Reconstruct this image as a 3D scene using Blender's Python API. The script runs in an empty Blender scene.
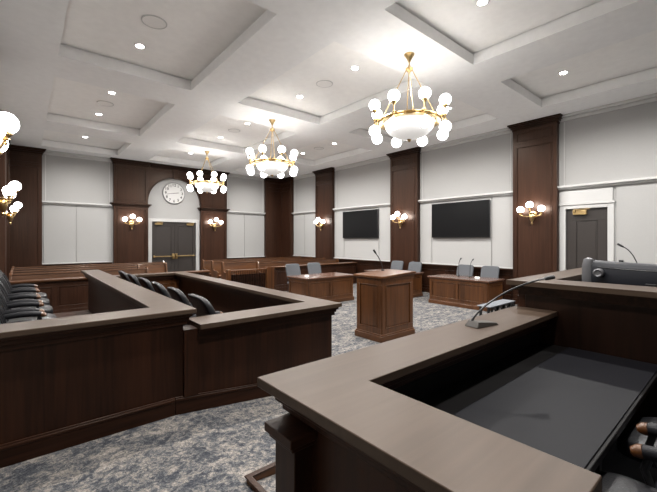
import bpy, bmesh, math, random
from mathutils import Matrix, Vector
random.seed(7)
SC = bpy.context.scene
COL = SC.collection
PI = math.pi

# ------------------------------------------------------------------ materials
def nmat(name):
    m = bpy.data.materials.new(name); m.use_nodes = True
    nt = m.node_tree; b = nt.nodes['Principled BSDF']
    return m, nt, b

def plain(name, col, rough=.5, metal=0., spec=.5, coat=0., bump=0., bscale=60.):
    m, nt, b = nmat(name)
    tc = nt.nodes.new('ShaderNodeTexCoord')
    nz = nt.nodes.new('ShaderNodeTexNoise'); nz.inputs['Scale'].default_value = bscale
    nz.inputs['Detail'].default_value = 3
    nt.links.new(tc.outputs['Object'], nz.inputs['Vector'])
    mx = nt.nodes.new('ShaderNodeMix'); mx.data_type = 'RGBA'
    mx.inputs['A'].default_value = (*[c * .94 for c in col], 1); mx.inputs['B'].default_value = (*[min(1, c * 1.06) for c in col], 1)
    nt.links.new(nz.outputs['Fac'], mx.inputs['Factor'])
    nt.links.new(mx.outputs['Result'], b.inputs['Base Color'])
    b.inputs['Roughness'].default_value = rough; b.inputs['Metallic'].default_value = metal
    b.inputs['Specular IOR Level'].default_value = spec; b.inputs['Coat Weight'].default_value = coat
    b.inputs['Coat Roughness'].default_value = .15
    if bump:
        bp = nt.nodes.new('ShaderNodeBump'); bp.inputs['Strength'].default_value = bump; bp.inputs['Distance'].default_value = .01
        nt.links.new(nz.outputs['Fac'], bp.inputs['Height']); nt.links.new(bp.outputs['Normal'], b.inputs['Normal'])
    return m

def wood(name, dark, light, axis='Z', rough=.32, coat=.0, spec=.5, fine=28., coat_rough=.2):
    m, nt, b = nmat(name)
    tc = nt.nodes.new('ShaderNodeTexCoord')
    def noise(s, along, det, dist=0.):
        mp = nt.nodes.new('ShaderNodeMapping')
        v = [s, s, s]; v['XYZ'.index(axis)] = along
        mp.inputs['Scale'].default_value = v
        nt.links.new(tc.outputs['Object'], mp.inputs['Vector'])
        n = nt.nodes.new('ShaderNodeTexNoise'); n.inputs['Scale'].default_value = 1.0
        n.inputs['Detail'].default_value = det; n.inputs['Distortion'].default_value = dist
        nt.links.new(mp.outputs['Vector'], n.inputs['Vector'])
        return n
    a = noise(fine, 1.2, 5, .6); c = noise(3.2, .12, 2)
    ad = nt.nodes.new('ShaderNodeMath'); ad.operation = 'MULTIPLY_ADD'
    ad.inputs[1].default_value = .55
    sc = nt.nodes.new('ShaderNodeMath'); sc.operation = 'MULTIPLY'; sc.inputs[1].default_value = .45
    nt.links.new(c.outputs['Fac'], sc.inputs[0])
    nt.links.new(a.outputs['Fac'], ad.inputs[0]); nt.links.new(sc.outputs[0], ad.inputs[2])
    rp = nt.nodes.new('ShaderNodeValToRGB')
    rp.color_ramp.elements[0].position = .34; rp.color_ramp.elements[0].color = (*dark, 1)
    rp.color_ramp.elements[1].position = .66; rp.color_ramp.elements[1].color = (*light, 1)
    nt.links.new(ad.outputs[0], rp.inputs['Fac']); nt.links.new(rp.outputs['Color'], b.inputs['Base Color'])
    b.inputs['Roughness'].default_value = rough; b.inputs['Specular IOR Level'].default_value = spec
    b.inputs['Coat Weight'].default_value = coat; b.inputs['Coat Roughness'].default_value = coat_rough
    b.inputs['Specular Tint'].default_value = (1, .84, .72, 1)
    return m

def emit(name, col, s, base=.8):
    m, nt, b = nmat(name)
    b.inputs['Base Color'].default_value = (base, base, base, 1); b.inputs['Roughness'].default_value = .3
    b.inputs['Emission Color'].default_value = (*col, 1); b.inputs['Emission Strength'].default_value = s
    return m

def wall_paint(name, col, stripes=0., axis=1):
    m, nt, b = nmat(name)
    tc = nt.nodes.new('ShaderNodeTexCoord')
    nz = nt.nodes.new('ShaderNodeTexNoise'); nz.inputs['Scale'].default_value = 45
    nt.links.new(tc.outputs['Object'], nz.inputs['Vector'])
    mx = nt.nodes.new('ShaderNodeMix'); mx.data_type = 'RGBA'
    mx.inputs['A'].default_value = (*[c * .965 for c in col], 1); mx.inputs['B'].default_value = (*[c * 1.03 for c in col], 1)
    nt.links.new(nz.outputs['Fac'], mx.inputs['Factor']); nt.links.new(mx.outputs['Result'], b.inputs['Base Color'])
    b.inputs['Roughness'].default_value = .7; b.inputs['Specular IOR Level'].default_value = .25
    if stripes:
        wv = nt.nodes.new('ShaderNodeTexWave'); wv.inputs['Scale'].default_value = stripes
        wv.bands_direction = 'XYZ'[axis]
        nt.links.new(tc.outputs['Object'], wv.inputs['Vector'])
        bp = nt.nodes.new('ShaderNodeBump'); bp.inputs['Strength'].default_value = .25; bp.inputs['Distance'].default_value = .004
        nt.links.new(wv.outputs['Fac'], bp.inputs['Height']); nt.links.new(bp.outputs['Normal'], b.inputs['Normal'])
    return m

def carpet_mat():
    m, nt, b = nmat('carpet_distressed_blue_grey')
    tc = nt.nodes.new('ShaderNodeTexCoord')
    def nz(scale, det, dist, rough=.6, sv=(1, 1, 1)):
        mp = nt.nodes.new('ShaderNodeMapping'); mp.inputs['Scale'].default_value = sv
        nt.links.new(tc.outputs['Object'], mp.inputs['Vector'])
        n = nt.nodes.new('ShaderNodeTexNoise'); n.inputs['Scale'].default_value = scale; n.inputs['Detail'].default_value = det
        n.inputs['Distortion'].default_value = dist; n.inputs['Roughness'].default_value = rough
        nt.links.new(mp.outputs['Vector'], n.inputs['Vector']); return n
    def ramp(src, stops):
        r = nt.nodes.new('ShaderNodeValToRGB'); e = r.color_ramp.elements
        while len(e) < len(stops): e.new(.5)
        for k, (p, c) in enumerate(stops): e[k].position = p; e[k].color = (*c, 1)
        nt.links.new(src, r.inputs['Fac']); return r
    big = nz(5.2, 9, .4, .76, (.8, 1.3, 1))
    mid = nz(20, 6, .8, .74)
    vo = nt.nodes.new('ShaderNodeTexVoronoi'); vo.inputs['Scale'].default_value = 11; vo.feature = 'DISTANCE_TO_EDGE'
    vm = nt.nodes.new('ShaderNodeVectorMath'); vm.operation = 'MULTIPLY_ADD'; vm.inputs[1].default_value = (.16, .16, .16)
    nt.links.new(mid.outputs['Color'], vm.inputs[0]); nt.links.new(tc.outputs['Object'], vm.inputs[2]); nt.links.new(vm.outputs[0], vo.inputs['Vector'])
    def ma(op, a, b_):
        n = nt.nodes.new('ShaderNodeMath'); n.operation = op
        for k, q in enumerate((a, b_)):
            if isinstance(q, float): n.inputs[k].default_value = q
            else: nt.links.new(q, n.inputs[k])
        return n.outputs[0]
    vr = ramp(vo.outputs['Distance'], [(.0, (1, 1, 1)), (.06, (.8, .8, .8)), (.12, (.1, .1, .1)), (.35, (.55, .55, .55))])
    f = ma('ADD', ma('ADD', ma('MULTIPLY', big.outputs['Fac'], .55), ma('MULTIPLY', mid.outputs['Fac'], .57)), ma('MULTIPLY', vr.outputs['Color'], .05))
    mx = ramp(f, [(.49, (.055, .059, .071)), (.545, (.10, .105, .117)), (.59, (.175, .172, .172)), (.635, (.29, .264, .24)), (.69, (.40, .36, .325))])
    fin = nz(110, 2, 0)
    fr = ramp(fin.outputs['Fac'], [(.3, (.34, .34, .345)), (.7, (.87, .865, .855))])
    m2 = nt.nodes.new('ShaderNodeMix'); m2.data_type = 'RGBA'; m2.blend_type = 'MULTIPLY'; m2.inputs['Factor'].default_value = 1
    nt.links.new(mx.outputs['Color'], m2.inputs['A']); nt.links.new(fr.outputs['Color'], m2.inputs['B'])
    nt.links.new(m2.outputs['Result'], b.inputs['Base Color'])
    b.inputs['Roughness'].default_value = .95; b.inputs['Specular IOR Level'].default_value = .1
    bp = nt.nodes.new('ShaderNodeBump'); bp.inputs['Strength'].default_value = .5; bp.inputs['Distance'].default_value = .006
    nt.links.new(fin.outputs['Fac'], bp.inputs['Height']); nt.links.new(bp.outputs['Normal'], b.inputs['Normal'])
    return m

WD, WL = (.006, .0022, .0012), (.030, .0105, .0050)       # walnut of the jury box and bench
PD, PL = (.018, .0066, .0035), (.047, .0192, .0108)          # pilasters
CD, CL = (.035, .0125, .0042), (.108, .040, .0125)           # cherry tables, podium, pews
M = {}
for ax in 'XYZ':
    M['walnut' + ax] = wood('walnut_grain_' + ax, WD, WL, ax, .4, 0., .25)
    M['pil' + ax] = wood('pilaster_wood_' + ax, PD, PL, ax, .36, .0, .4)
    M['cherry' + ax] = wood('cherry_wood_' + ax, CD, CL, ax, .34, .25)
    M['top' + ax] = wood('satin_rail_top_' + ax, (.035, .0225, .015), (.056, .038, .0265), ax, .4, .0, .3, 22., .3)
M['walnut_shaded'] = wood('walnut_shaded_copy', (.004, .002, .0013), (.014, .006, .0038), 'Z', .3, 0., .3)
M['table_top'] = wood('glossy_table_top', (.07, .034, .022), (.13, .066, .044), 'Y', .22, .5)
M['wall'] = wall_paint('wall_fabric_white', (.38, .374, .365))
M['wallb'] = wall_paint('wall_fabric_white_b', (.38, .374, .365))
M['panel'] = wall_paint('white_painted_panel', (.40, .395, .386))
M['panelb'] = wall_paint('white_painted_panel_b', (.40, .395, .386))
M['trim'] = plain('white_trim_paint', (.52, .515, .505), .45)
M['soffit'] = plain('ceiling_white', (.85, .85, .845), .75, bscale=8)
M['coffer'] = plain('ceiling_coffer_warm', (.90, .89, .87), .8, bscale=8)
M['carpet'] = carpet_mat()
M['dark_carpet'] = plain('dais_dark_carpet', (.03, .032, .038), .95, bump=.4)
M['brass'] = plain('polished_brass', (.58, .41, .19), .3, 1.)
M['globe'] = emit('opal_globe_glow', (1, .985, .965), 4.4)
M['sconce_globe'] = emit('opal_sconce_glow', (1, .985, .965), 8.5)
M['bowl'] = emit('alabaster_bowl_glow', (1, .955, .90), .16, .42)
M['bulb'] = emit('downlight_lens_glow', (1, .97, .93), 14.)
M['grille'] = plain('speaker_grille', (.83, .82, .80), .75)
M['black'] = plain('black_plastic', (.012, .012, .013), .4)
M['gloss_black'] = plain('black_lacquer', (.006, .0055, .0055), .45, 0, .12)
M['leather'] = plain('black_leather', (.009, .009, .0105), .36, 0, .32, bump=.25, bscale=120)
M['arm_leather'] = plain('charcoal_arm_leather', (.010, .010, .012), .45, 0, .15, bump=.2, bscale=140)
M['screen'] = plain('tv_screen_glass', (.0035, .0035, .004), .3, 0, .25)
M['door'] = plain('dark_bronze_door_paint', (.031, .025, .022), .45)
M['pad'] = plain('charcoal_desk_laminate', (.0058, .0058, .0075), .45, 0, .1)
M['fabric'] = plain('grey_blue_fabric', (.085, .090, .099), .9, bump=.4, bscale=220)
M['metal'] = plain('brushed_grey_metal', (.45, .45, .46), .35, 1.)
M['dark_metal'] = plain('dark_metal', (.03, .03, .032), .35, .7)
M['mon'] = plain('monitor_grey_shell', (.009, .010, .014), .42, 0, .25)
M['mon_silver'] = plain('monitor_silver', (.12, .12, .127), .4, .5)
M['mic_base'] = plain('bronze_grey_mic_base', (.032, .027, .022), .45, .2)
M['clock_face'] = plain('clock_face_white', (.60, .59, .575), .6)
M['clock_rim'] = plain('clock_rim_grey', (.22, .22, .22), .4)
M['white_card'] = plain('white_card', (.75, .75, .74), .6)
M['grey_top'] = plain('pale_grey_laminate', (.13, .14, .155), .4)

# ------------------------------------------------------------------ mesh builder
class MB:
    def __init__(s): s.v = []; s.f = []; s.mi = []; s.T = Matrix.Identity(4); s.m = 0; s.sharp = 35
    def add(s, vs, fs):
        b = len(s.v); s.v += [tuple(s.T @ Vector(p)) for p in vs]
        s.f += [[b + i for i in f] for f in fs]; s.mi += [s.m] * len(fs); return s
    def box(s, x0, x1, y0, y1, z0, z1):
        x0, x1 = sorted((x0, x1)); y0, y1 = sorted((y0, y1)); z0, z1 = sorted((z0, z1))
        return s.add([(x0, y0, z0), (x1, y0, z0), (x1, y1, z0), (x0, y1, z0), (x0, y0, z1), (x1, y0, z1), (x1, y1, z1), (x0, y1, z1)],
                     [(0, 3, 2, 1), (4, 5, 6, 7), (0, 1, 5, 4), (1, 2, 6, 5), (2, 3, 7, 6), (3, 0, 4, 7)])
    def prism(s, poly, z0, z1):      # convex or simple polygon, counter-clockwise, extruded in z
        n = len(poly)
        vs = [(x, y, z0) for x, y in poly] + [(x, y, z1) for x, y in poly]
        return s.add(vs, [list(range(n))[::-1], list(range(n, 2 * n))] + [(i, (i + 1) % n, n + (i + 1) % n, n + i) for i in range(n)])
    def lathe(s, prof, n=24, c=(0, 0, 0), caps=True):    # prof: (r, z)
        vs = []; fs = []
        for r, z in prof:
            for k in range(n):
                a = 2 * PI * k / n; vs.append((c[0] + r * math.cos(a), c[1] + r * math.sin(a), c[2] + z))
        for i in range(len(prof) - 1):
            for k in range(n):
                k2 = (k + 1) % n; fs.append((i * n + k, i * n + k2, (i + 1) * n + k2, (i + 1) * n + k))
        if caps: fs.append(list(range(n))[::-1]); fs.append([(len(prof) - 1) * n + k for k in range(n)])
        return s.add(vs, fs)
    def sphere(s, c, r, n=24, m=14):
        prof = [(max(1e-4, r * math.sin(PI * i / m)), -r * math.cos(PI * i / m)) for i in range(m + 1)]
        return s.lathe(prof, n, c)
    def tube(s, pts, r, n=10):
        pts = [Vector(p) for p in pts]; rs = r if isinstance(r, (list, tuple)) else [r] * len(pts)
        vs = []; fs = []; up = None
        for i, p in enumerate(pts):
            d = (pts[min(i + 1, len(pts) - 1)] - pts[max(i - 1, 0)]).normalized()
            if up is None: up = Vector((0, 0, 1)) if abs(d.z) < .9 else Vector((1, 0, 0))
            a = d.cross(up).normalized(); bb = a.cross(d).normalized(); up = bb
            for k in range(n):
                t = 2 * PI * k / n; q = p + (a * math.cos(t) + bb * math.sin(t)) * rs[i]; vs.append(tuple(q))
        for i in range(len(pts) - 1):
            for k in range(n):
                k2 = (k + 1) % n; fs.append((i * n + k, (i + 1) * n + k, (i + 1) * n + k2, i * n + k2))
        fs.append(list(range(n))); fs.append([(len(pts) - 1) * n + k for k in range(n)][::-1])
        return s.add(vs, fs)
    def torus(s, c, R, r, n=48, m=10, sz=1.):
        vs = []; fs = []
        for i in range(n):
            a = 2 * PI * i / n
            for k in range(m):
                t = 2 * PI * k / m; q = R + r * math.cos(t)
                vs.append((c[0] + q * math.cos(a), c[1] + q * math.sin(a), c[2] + r * sz * math.sin(t)))
        for i in range(n):
            for k in range(m):
                i2, k2 = (i + 1) % n, (k + 1) % m; fs.append((i * m + k, i2 * m + k, i2 * m + k2, i * m + k2))
        return s.add(vs, fs)
    def pillow(s, c, hx, hy, hz, e=.35, n=28, m=16, bend=None):   # superellipsoid cushion
        def pw(v, k): return math.copysign(abs(v) ** k, v)
        vs = []; fs = []
        for i in range(m + 1):
            la = -PI / 2 + PI * i / m
            for k in range(n):
                lo = 2 * PI * k / n
                p = Vector((hx * pw(math.cos(la), e) * pw(math.cos(lo), e), hy * pw(math.cos(la), e) * pw(math.sin(lo), e), hz * pw(math.sin(la), e)))
                if bend: p = Vector(bend(p))
                vs.append((c[0] + p.x, c[1] + p.y, c[2] + p.z))
        for i in range(m):
            for k in range(n):
                k2 = (k + 1) % n; fs.append((i * n + k, i * n + k2, (i + 1) * n + k2, (i + 1) * n + k))
        return s.add(vs, fs)
    def framed(s, F, W, H, n=1, stile=.07, top=.08, bot=.08, proud=.014, bead=.012):
        """stiles, rails and a bead round n recessed fields; F maps (along, outward, up)"""
        old = s.T; s.T = old @ F
        s.box(0, W, 0, proud, H - top, H); s.box(0, W, 0, proud, 0, bot)
        w = (W - stile * (n + 1)) / n
        for k in range(n + 1): s.box(k * (w + stile), k * (w + stile) + stile, 0, proud, bot, H - top)
        for k in range(n):
            a = stile + k * (w + stile); b = a + w
            g = bead
            s.box(a, b, 0, proud + .008, H - top - g, H - top); s.box(a, b, 0, proud + .008, bot, bot + g)
            s.box(a, a + g, 0, proud + .008, bot + g, H - top - g); s.box(b - g, b, 0, proud + .008, bot + g, H - top - g)
            q = .035
            if w > 4 * q: s.box(a + q, b - q, 0, proud * .45, bot + q, H - top - q)
        s.T = old; return s

def face(ox, oy, oz, ang):     # frame for MB.framed: along = direction ang, outward = ang - 90 degrees
    c, sn = math.cos(ang), math.sin(ang)
    return Matrix(((c, sn, 0, ox), (sn, -c, 0, oy), (0, 0, 1, oz), (0, 0, 0, 1)))

WM = {}
def link(name, mb, mats, parent=None, bevel=0., smooth=True, seg=2):
    if not isinstance(mats, (list, tuple)): mats = [mats]
    me = bpy.data.meshes.new(name); me.from_pydata(mb.v, [], mb.f)
    for m in mats: me.materials.append(m)
    if len(mats) > 1: me.polygons.foreach_set('material_index', mb.mi)
    bm = bmesh.new(); bm.from_mesh(me); bmesh.ops.recalc_face_normals(bm, faces=bm.faces[:]); bm.to_mesh(me); bm.free()
    if smooth:
        me.shade_smooth(); me.set_sharp_from_angle(angle=math.radians(mb.sharp))
    o = bpy.data.objects.new(name, me); COL.objects.link(o)
    if parent is not None:
        me.transform(WM[parent.name].inverted()); o.parent = parent; WM[o.name] = WM[parent.name]
    else: WM[o.name] = Matrix.Identity(4)
    me.update()
    if bevel:
        b = o.modifiers.new('edge', 'BEVEL'); b.width = bevel; b.segments = seg; b.limit_method = 'ANGLE'; b.angle_limit = math.radians(50)
    return o

def thing(name, label, cat, loc=(0, 0, 0), rz=0., group=None):
    o = bpy.data.objects.new(name, None); COL.objects.link(o); o.empty_display_size = .1
    o.location = loc; o.rotation_euler = (0, 0, rz); o['label'] = label; o['category'] = cat
    if group: o['group'] = group
    WM[o.name] = Matrix.Translation(loc) @ Matrix.Rotation(rz, 4, 'Z')
    return o
def local(root): 
    b = MB(); b.T = WM[root.name].copy(); return b
def struct(name, mb, mats, **k):
    o = link(name, mb, mats, **k); o['kind'] = 'structure'; return o
def dup(root, loc, rz, label, group=None):
    r = root.copy(); COL.objects.link(r); r.location = loc; r.rotation_euler = (0, 0, rz); r['label'] = label
    if group: r['group'] = group
    WM[r.name] = Matrix.Translation(loc) @ Matrix.Rotation(rz, 4, 'Z')
    def kids(src, dst):
        for ch in list(src.children):
            c = ch.copy(); COL.objects.link(c); c.parent = dst; kids(ch, c)
    kids(root, r); return r

# ------------------------------------------------------------------ room dimensions
XL, XR, YF, YB, ZS, ZC = -.5, 10.3, -2.6, 15.9, 4.85, 5.08
ZA = .125                                  # upper floor level beside the jury box
PY = [3.72, 8.0, 12.4]                     # pilaster centres along the side walls
CH = [3.73, 8.08, 12.43]                   # chandelier beams

# floor with its short ramp in front of the jury box
b = MB()
def quad(b, *p): b.add(p, [(0, 1, 2, 3)])
quad(b, (XL, YF, ZA), (1.07, YF, ZA), (1.07, 3.5, ZA), (XL, 3.5, ZA))
quad(b, (1.07, 1.3, ZA), (2.25, 1.3, 0), (2.25, 3.5, 0), (1.07, 3.5, ZA))
quad(b, (2.25, 1.3, 0), (XR, 1.3, 0), (XR, 3.5, 0), (2.25, 3.5, 0))
quad(b, (XL, 3.5, 0), (XR, 3.5, 0), (XR, YB, 0), (XL, YB, 0))
quad(b, (1.07, YF, 0), (XR, YF, 0), (XR, 1.3, 0), (1.07, 1.3, 0))
struct('floor', b, M['carpet'], smooth=False)
b = MB(); b.box(1.03, 3.74, YF, 1.36, 0, .15); b.box(3.74, XR, YF, 1.24, 0, .35)
struct('floor_dais', b, M['dark_carpet'])

# ceiling: soffit grid with recessed coffers
xs = [XL, .45, 2.66, 3.71, 6.1, 7.15, 9.28, XR]
ys = [YF, -2.2, -1.12, -.1, 3.22, 4.24, 7.57, 8.6, 11.92, 12.94, 15.2, YB]
b = MB()
for i in range(len(xs) - 1):
    for j in range(len(ys) - 1):
        x0, x1, y0, y1 = xs[i], xs[i + 1], ys[j], ys[j + 1]
        if i % 2 == 1 and j % 2 == 1:
            g = .045; zt = ZC - .045
            for (p, q) in (((x0, y0), (x1, y0)), ((x1, y0), (x1, y1)), ((x1, y1), (x0, y1)), ((x0, y1), (x0, y0))):
                b.m = 0; quad(b, (*p, ZS), (*q, ZS), (*q, zt), (*p, zt))
            X0, X1, Y0, Y1 = x0 - g, x1 + g, y0 - g, y1 + g
            quad(b, (X0, Y0, zt), (X1, Y0, zt), (x1, y0, zt), (x0, y0, zt)); quad(b, (X1, Y0, zt), (X1, Y1, zt), (x1, y1, zt), (x1, y0, zt))
            quad(b, (X1, Y1, zt), (X0, Y1, zt), (x0, y1, zt), (x1, y1, zt)); quad(b, (X0, Y1, zt), (X0, Y0, zt), (x0, y0, zt), (x0, y1, zt))
            for (p, q) in (((X0, Y0), (X1, Y0)), ((X1, Y0), (X1, Y1)), ((X1, Y1), (X0, Y1)), ((X0, Y1), (X0, Y0))):
                quad(b, (*p, zt), (*q, zt), (*q, ZC), (*p, ZC))
            b.m = 1; quad(b, (X0, Y0, ZC), (X1, Y0, ZC), (X1, Y1, ZC), (X0, Y1, ZC))
        else:
            b.m = 0; quad(b, (x0, y0, ZS), (x1, y0, ZS), (x1, y1, ZS), (x0, y1, ZS))
struct('ceiling', b, [M['soffit'], M['coffer']], smooth=False)

# ------------------------------------------------------------------ walls
DY0, DY1, DZ = 2.18, 3.02, 2.50           # right-hand door
b = MB(); t = .12
b.box(XR, XR + t, YF, DY0, 0, ZS); b.box(XR, XR + t, DY1, YB + t, 0, ZS); b.box(XR, XR + t, DY0, DY1, DZ, ZS)
wr = struct('wall_right', b, M['wall'])
b = MB(); b.box(XL - t, XL, YF, YB + t, 0, ZS); struct('wall_left', b, M['wall'])
BX0, BX1, BZ = 4.0, 5.80, 2.49            # double door
b = MB(); b.box(XL, BX0, YB, YB + t, 0, ZS); b.box(BX1, XR, YB, YB + t, 0, ZS); b.box(BX0, BX1, YB, YB + t, BZ, ZS)
wb = struct('wall_back', b, M['wallb'])
b = MB(); b.box(XL, XR, YF - t, YF, 0, ZS); struct('wall_front', b, M['wallb'])

PR = [(3.174, 4.232), (7.339, 8.511), (11.752, 12.90)]
bays = [(4.23, 7.345, [4.87, 6.86]), (8.505, 11.76, [9.18, 11.12]), (12.895, 14.85, [13.9])]
def right_bay(y0, y1, seams):
    e = [y0 + .03] + seams + [y1 - .03]
    for k in range(len(e) - 1):
        b = MB(); b.box(XR - .025, XR, e[k] + .012, e[k + 1] - .012, .99, 2.99); link('wall_panel', b, M['panel'], wr, .004)
    b = MB(); b.box(XR - .05, XR, y0, y1, .945, .985); link('panel_sill', b, M['trim'], wr, .006)
    b = MB(); b.box(XR - .07, XR, y0, y1, 2.985, 3.03); b.box(XR - .12, XR, y0 - .02, y1 + .02, 3.03, 3.085); link('wall_ledge', b, M['trim'], wr, .01)
    b = MB(); b.box(XR - .04, XR, y0, y1, 4.70, 4.78); b.box(XR - .09, XR, y0, y1, 4.78, ZS); link('crown_moulding', b, M['trim'], wr, .012)
    b = MB()
    for q in (y0 + .1, y1 - .13): b.box(XR - .012, XR, q, q + .03, 3.1, 4.68)
    link('wall_moulding', b, M['trim'], wr, .004)
for q in bays: right_bay(*q)
# the bay with the single door
b = MB(); b.box(XR - .025, XR, YF + .02, .55, .99, 2.99); link('wall_panel', b, M['panel'], wr, .004)
b = MB(); b.box(XR - .025, XR, .57, 2.02, .99, 2.99); link('wall_panel', b, M['panel'], wr, .004)
b = MB(); b.box(XR - .07, XR, YF, 3.18, 2.985, 3.03); b.box(XR - .12, XR, YF, 3.2, 3.03, 3.085); link('wall_ledge', b, M['trim'], wr, .01)
b = MB(); b.box(XR - .04, XR, YF, 3.18, 4.70, 4.78); b.box(XR - .09, XR, YF, 3.18, 4.78, ZS); link('crown_moulding', b, M['trim'], wr, .012)
b = MB(); b.box(XR - .012, XR, 3.04, 3.07, 3.1, 4.68); link('wall_moulding', b, M['trim'], wr, .004)
b = MB(); b.box(XR - .05, XR, YF, 2.02, .945, .985); link('panel_sill', b, M['trim'], wr, .006)
# dark wood wainscot under the white panels
b = MB()
for y0, y1 in ((YF, 2.06), (4.225, 7.35), (8.50, 11.765), (12.89, 14.87)):
    b.box(XR - .05, XR - .001, y0, y1, 0, .90); b.box(XR - .12, XR - .001, y0, y1, .90, .945); b.box(XR - .085, XR - .001, y0, y1, .86, .90); b.box(XR - .075, XR - .001, y0, y1, 0, .14)
    n = max(1, round((y1 - y0) / 1.1)); b.framed(face(XR - .05, y1, .14, -PI / 2), y1 - y0, .72, n)
struct('baseboard_right', b, M['walnutZ'], bevel=.005)
# back wall bays
def back_bay(x0, x1, seam):
    e = [x0 + .03, seam, x1 - .03]
    for k in range(2):
        b = MB(); b.box(e[k] + .012, e[k + 1] - .012, YB - .025, YB, .93, 2.99); link('wall_panel', b, M['panelb'], wb, .004)
    b = MB(); b.box(x0, x1, YB - .05, YB, .89, .93); link('panel_sill', b, M['trim'], wb, .006)
    b = MB(); b.box(x0, x1, YB - .07, YB, 2.985, 3.03); b.box(x0 - .02, x1 + .02, YB - .12, YB, 3.03, 3.085); link('wall_ledge', b, M['trim'], wb, .01)
    b = MB(); b.box(x0, x1, YB - .04, YB, 4.70, 4.78); b.box(x0, x1, YB - .09, YB, 4.78, ZS); link('crown_moulding', b, M['trim'], wb, .012)
    b = MB()
    for q in (x0 + .08, x1 - .11): b.box(q, q + .03, YB - .012, YB, 3.1, 4.68)
    link('wall_moulding', b, M['trim'], wb, .004)
    b = MB(); b.box(x0, x1, YB - .05, YB, 0, .85); b.box(x0, x1, YB - .1, YB, .85, .89); b.framed(face(x0, YB - .05, .12, 0), x1 - x0, .7, 2); link('wainscot', b, M['walnutZ'], wb, .005)
back_bay(.49, 2.60, 1.46); back_bay(7.18, 9.24, 8.13)

# ------------------------------------------------------------------ pilasters
ntrim = [0]
def pilaster(F, W, z0=0., proj=.15, mid=None, cap=1.):
    """F maps (along, outward, up) from the wall face"""
    ntrim[0] += 1
    b = MB(); b.T = F
    b.box(0, W, 0, proj, z0, 4.72)
    b.framed(Matrix.Translation((0, proj, z0 + .16)), W, (mid or 4.3) - z0 - .16, 1, .1, .09, .1, .014, .014)
    if mid: b.framed(Matrix.Translation((0, proj, mid + .1)), W, 4.62 - mid - .1, 1, .1, .09, .09, .014, .014)
    else: b.framed(Matrix.Translation((0, proj, 4.3)), W, .36, 1, .1, .06, .06, .014, .014)
    b.box(-.015, W + .015, 0, proj + .03, z0, z0 + .16)
    o = struct('trim_%d' % ntrim[0], b, M['pilZ'], bevel=.004)
    c = MB(); c.T = F
    for k, (zz, q) in enumerate(((4.66, .02), (4.72, .05), (4.77, .085), (4.81, .11))):
        q *= cap; c.box(-q, W + q, 0, proj + q, zz, (4.72, 4.77, 4.81, 4.848)[k])
    link('capital', c, M['walnutX'], o, .006)
    if mid:
        c = MB(); c.T = F
        for zz, z1, q in ((mid - .03, mid + .02, .03), (mid + .02, mid + .06, .07), (mid + .06, mid + .10, .11)): c.box(-q, W + q, 0, proj + q, zz, z1)
        link('cornice', c, M['walnutX'], o, .006)
    return o
for y0, y1 in PR + [(14.85, 15.748)]:
    pilaster(face(XR, y1, 0, -PI / 2), y1 - y0)               # outward -X
for y0, y1 in [(PY[0] - .54, PY[0] + .54)] + PR[1:] + [(14.85, 15.748)]:
    pilaster(face(XL, y0, 0, PI / 2), y1 - y0, ZA if y0 < 3.5 else 0, cap=.3)   # outward +X
pilaster(face(9.24, YB, 0, 0), XR - 9.24)
pilaster(face(XL, YB, 0, 0), .49 - XL)
pilaster(face(2.62, YB, 0, 0), 1.21, mid=3.06)
pilaster(face(5.97, YB, 0, 0), 1.21, mid=3.06)
# arched wood over the double door
b = MB(); cx, cz, R = 4.90, 3.27, 1.06; n = 40
fr, bk = [], []
for k in range(n + 1):
    a = PI * k / n; fr.append((cx - R * math.cos(a), cz + R * math.sin(a)))
y0, y1 = YB - .10, YB - .001
xa, xb, zt = 3.83, 5.97, 4.72
for k in range(n):
    (p, pz), (q, qz) = fr[k], fr[k + 1]
    for yy in (y0, y1): b.add([(p, yy, pz), (q, yy, qz), (q, yy, zt), (p, yy, zt)], [(0, 1, 2, 3)])
    b.add([(p, y0, pz), (p, y1, pz), (q, y1, qz), (q, y0, qz)], [(0, 1, 2, 3)])
b.box(xa, xa + .012, y0, y1, cz, zt); b.box(xb - .012, xb, y0, y1, cz, zt); b.box(xa, xb, y0, y1, zt, zt + .001)
b.box(cx - R, cx - .1, y0 - .015, y0, 4.56, 4.66); b.box(cx + .1, cx + R, y0 - .015, y0, 4.56, 4.66)
arch = struct('trim_arch', b, M['pilX'])
b = MB(); b.add([(4.82, y0 - .05, 4.30), (4.98, y0 - .05, 4.30), (5.02, y0 - .05, 4.70), (4.78, y0 - .05, 4.70), (4.82, y0, 4.30), (4.98, y0, 4.30), (5.02, y0, 4.70), (4.78, y0, 4.70)],
                [(0, 1, 2, 3), (4, 7, 6, 5), (0, 4, 5, 1), (1, 5, 6, 2), (2, 6, 7, 3), (3, 7, 4, 0)]); link('keystone', b, M['pilZ'], arch, .006)
b = MB()
for k in range(n):
    (p, pz), (q, qz) = fr[k], fr[k + 1]
    def o_(x, z, s): return (cx + (x - cx) * s, cz + (z - cz) * s)
    P, Q = o_(p, pz, 1.06), o_(q, qz, 1.06)
    b.add([(p, y0 - .02, pz), (q, y0 - .02, qz), (Q[0], y0 - .02, Q[1]), (P[0], y0 - .02, P[1]), (p, y0, pz), (q, y0, qz), (Q[0], y0, Q[1]), (P[0], y0, P[1])],
          [(0, 1, 2, 3), (0, 4, 5, 1), (2, 6, 7, 3)])
link('arch_moulding', b, M['walnutX'], arch)
b = MB()
for zz, z1, q in ((4.66, 4.72, .02), (4.72, 4.77, .05), (4.77, 4.81, .085), (4.81, 4.848, .11)): b.box(xa + .12, xb - .12, y0 - q, YB - .001, zz, z1)
link('capital', b, M['walnutX'], arch, .006)

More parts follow.
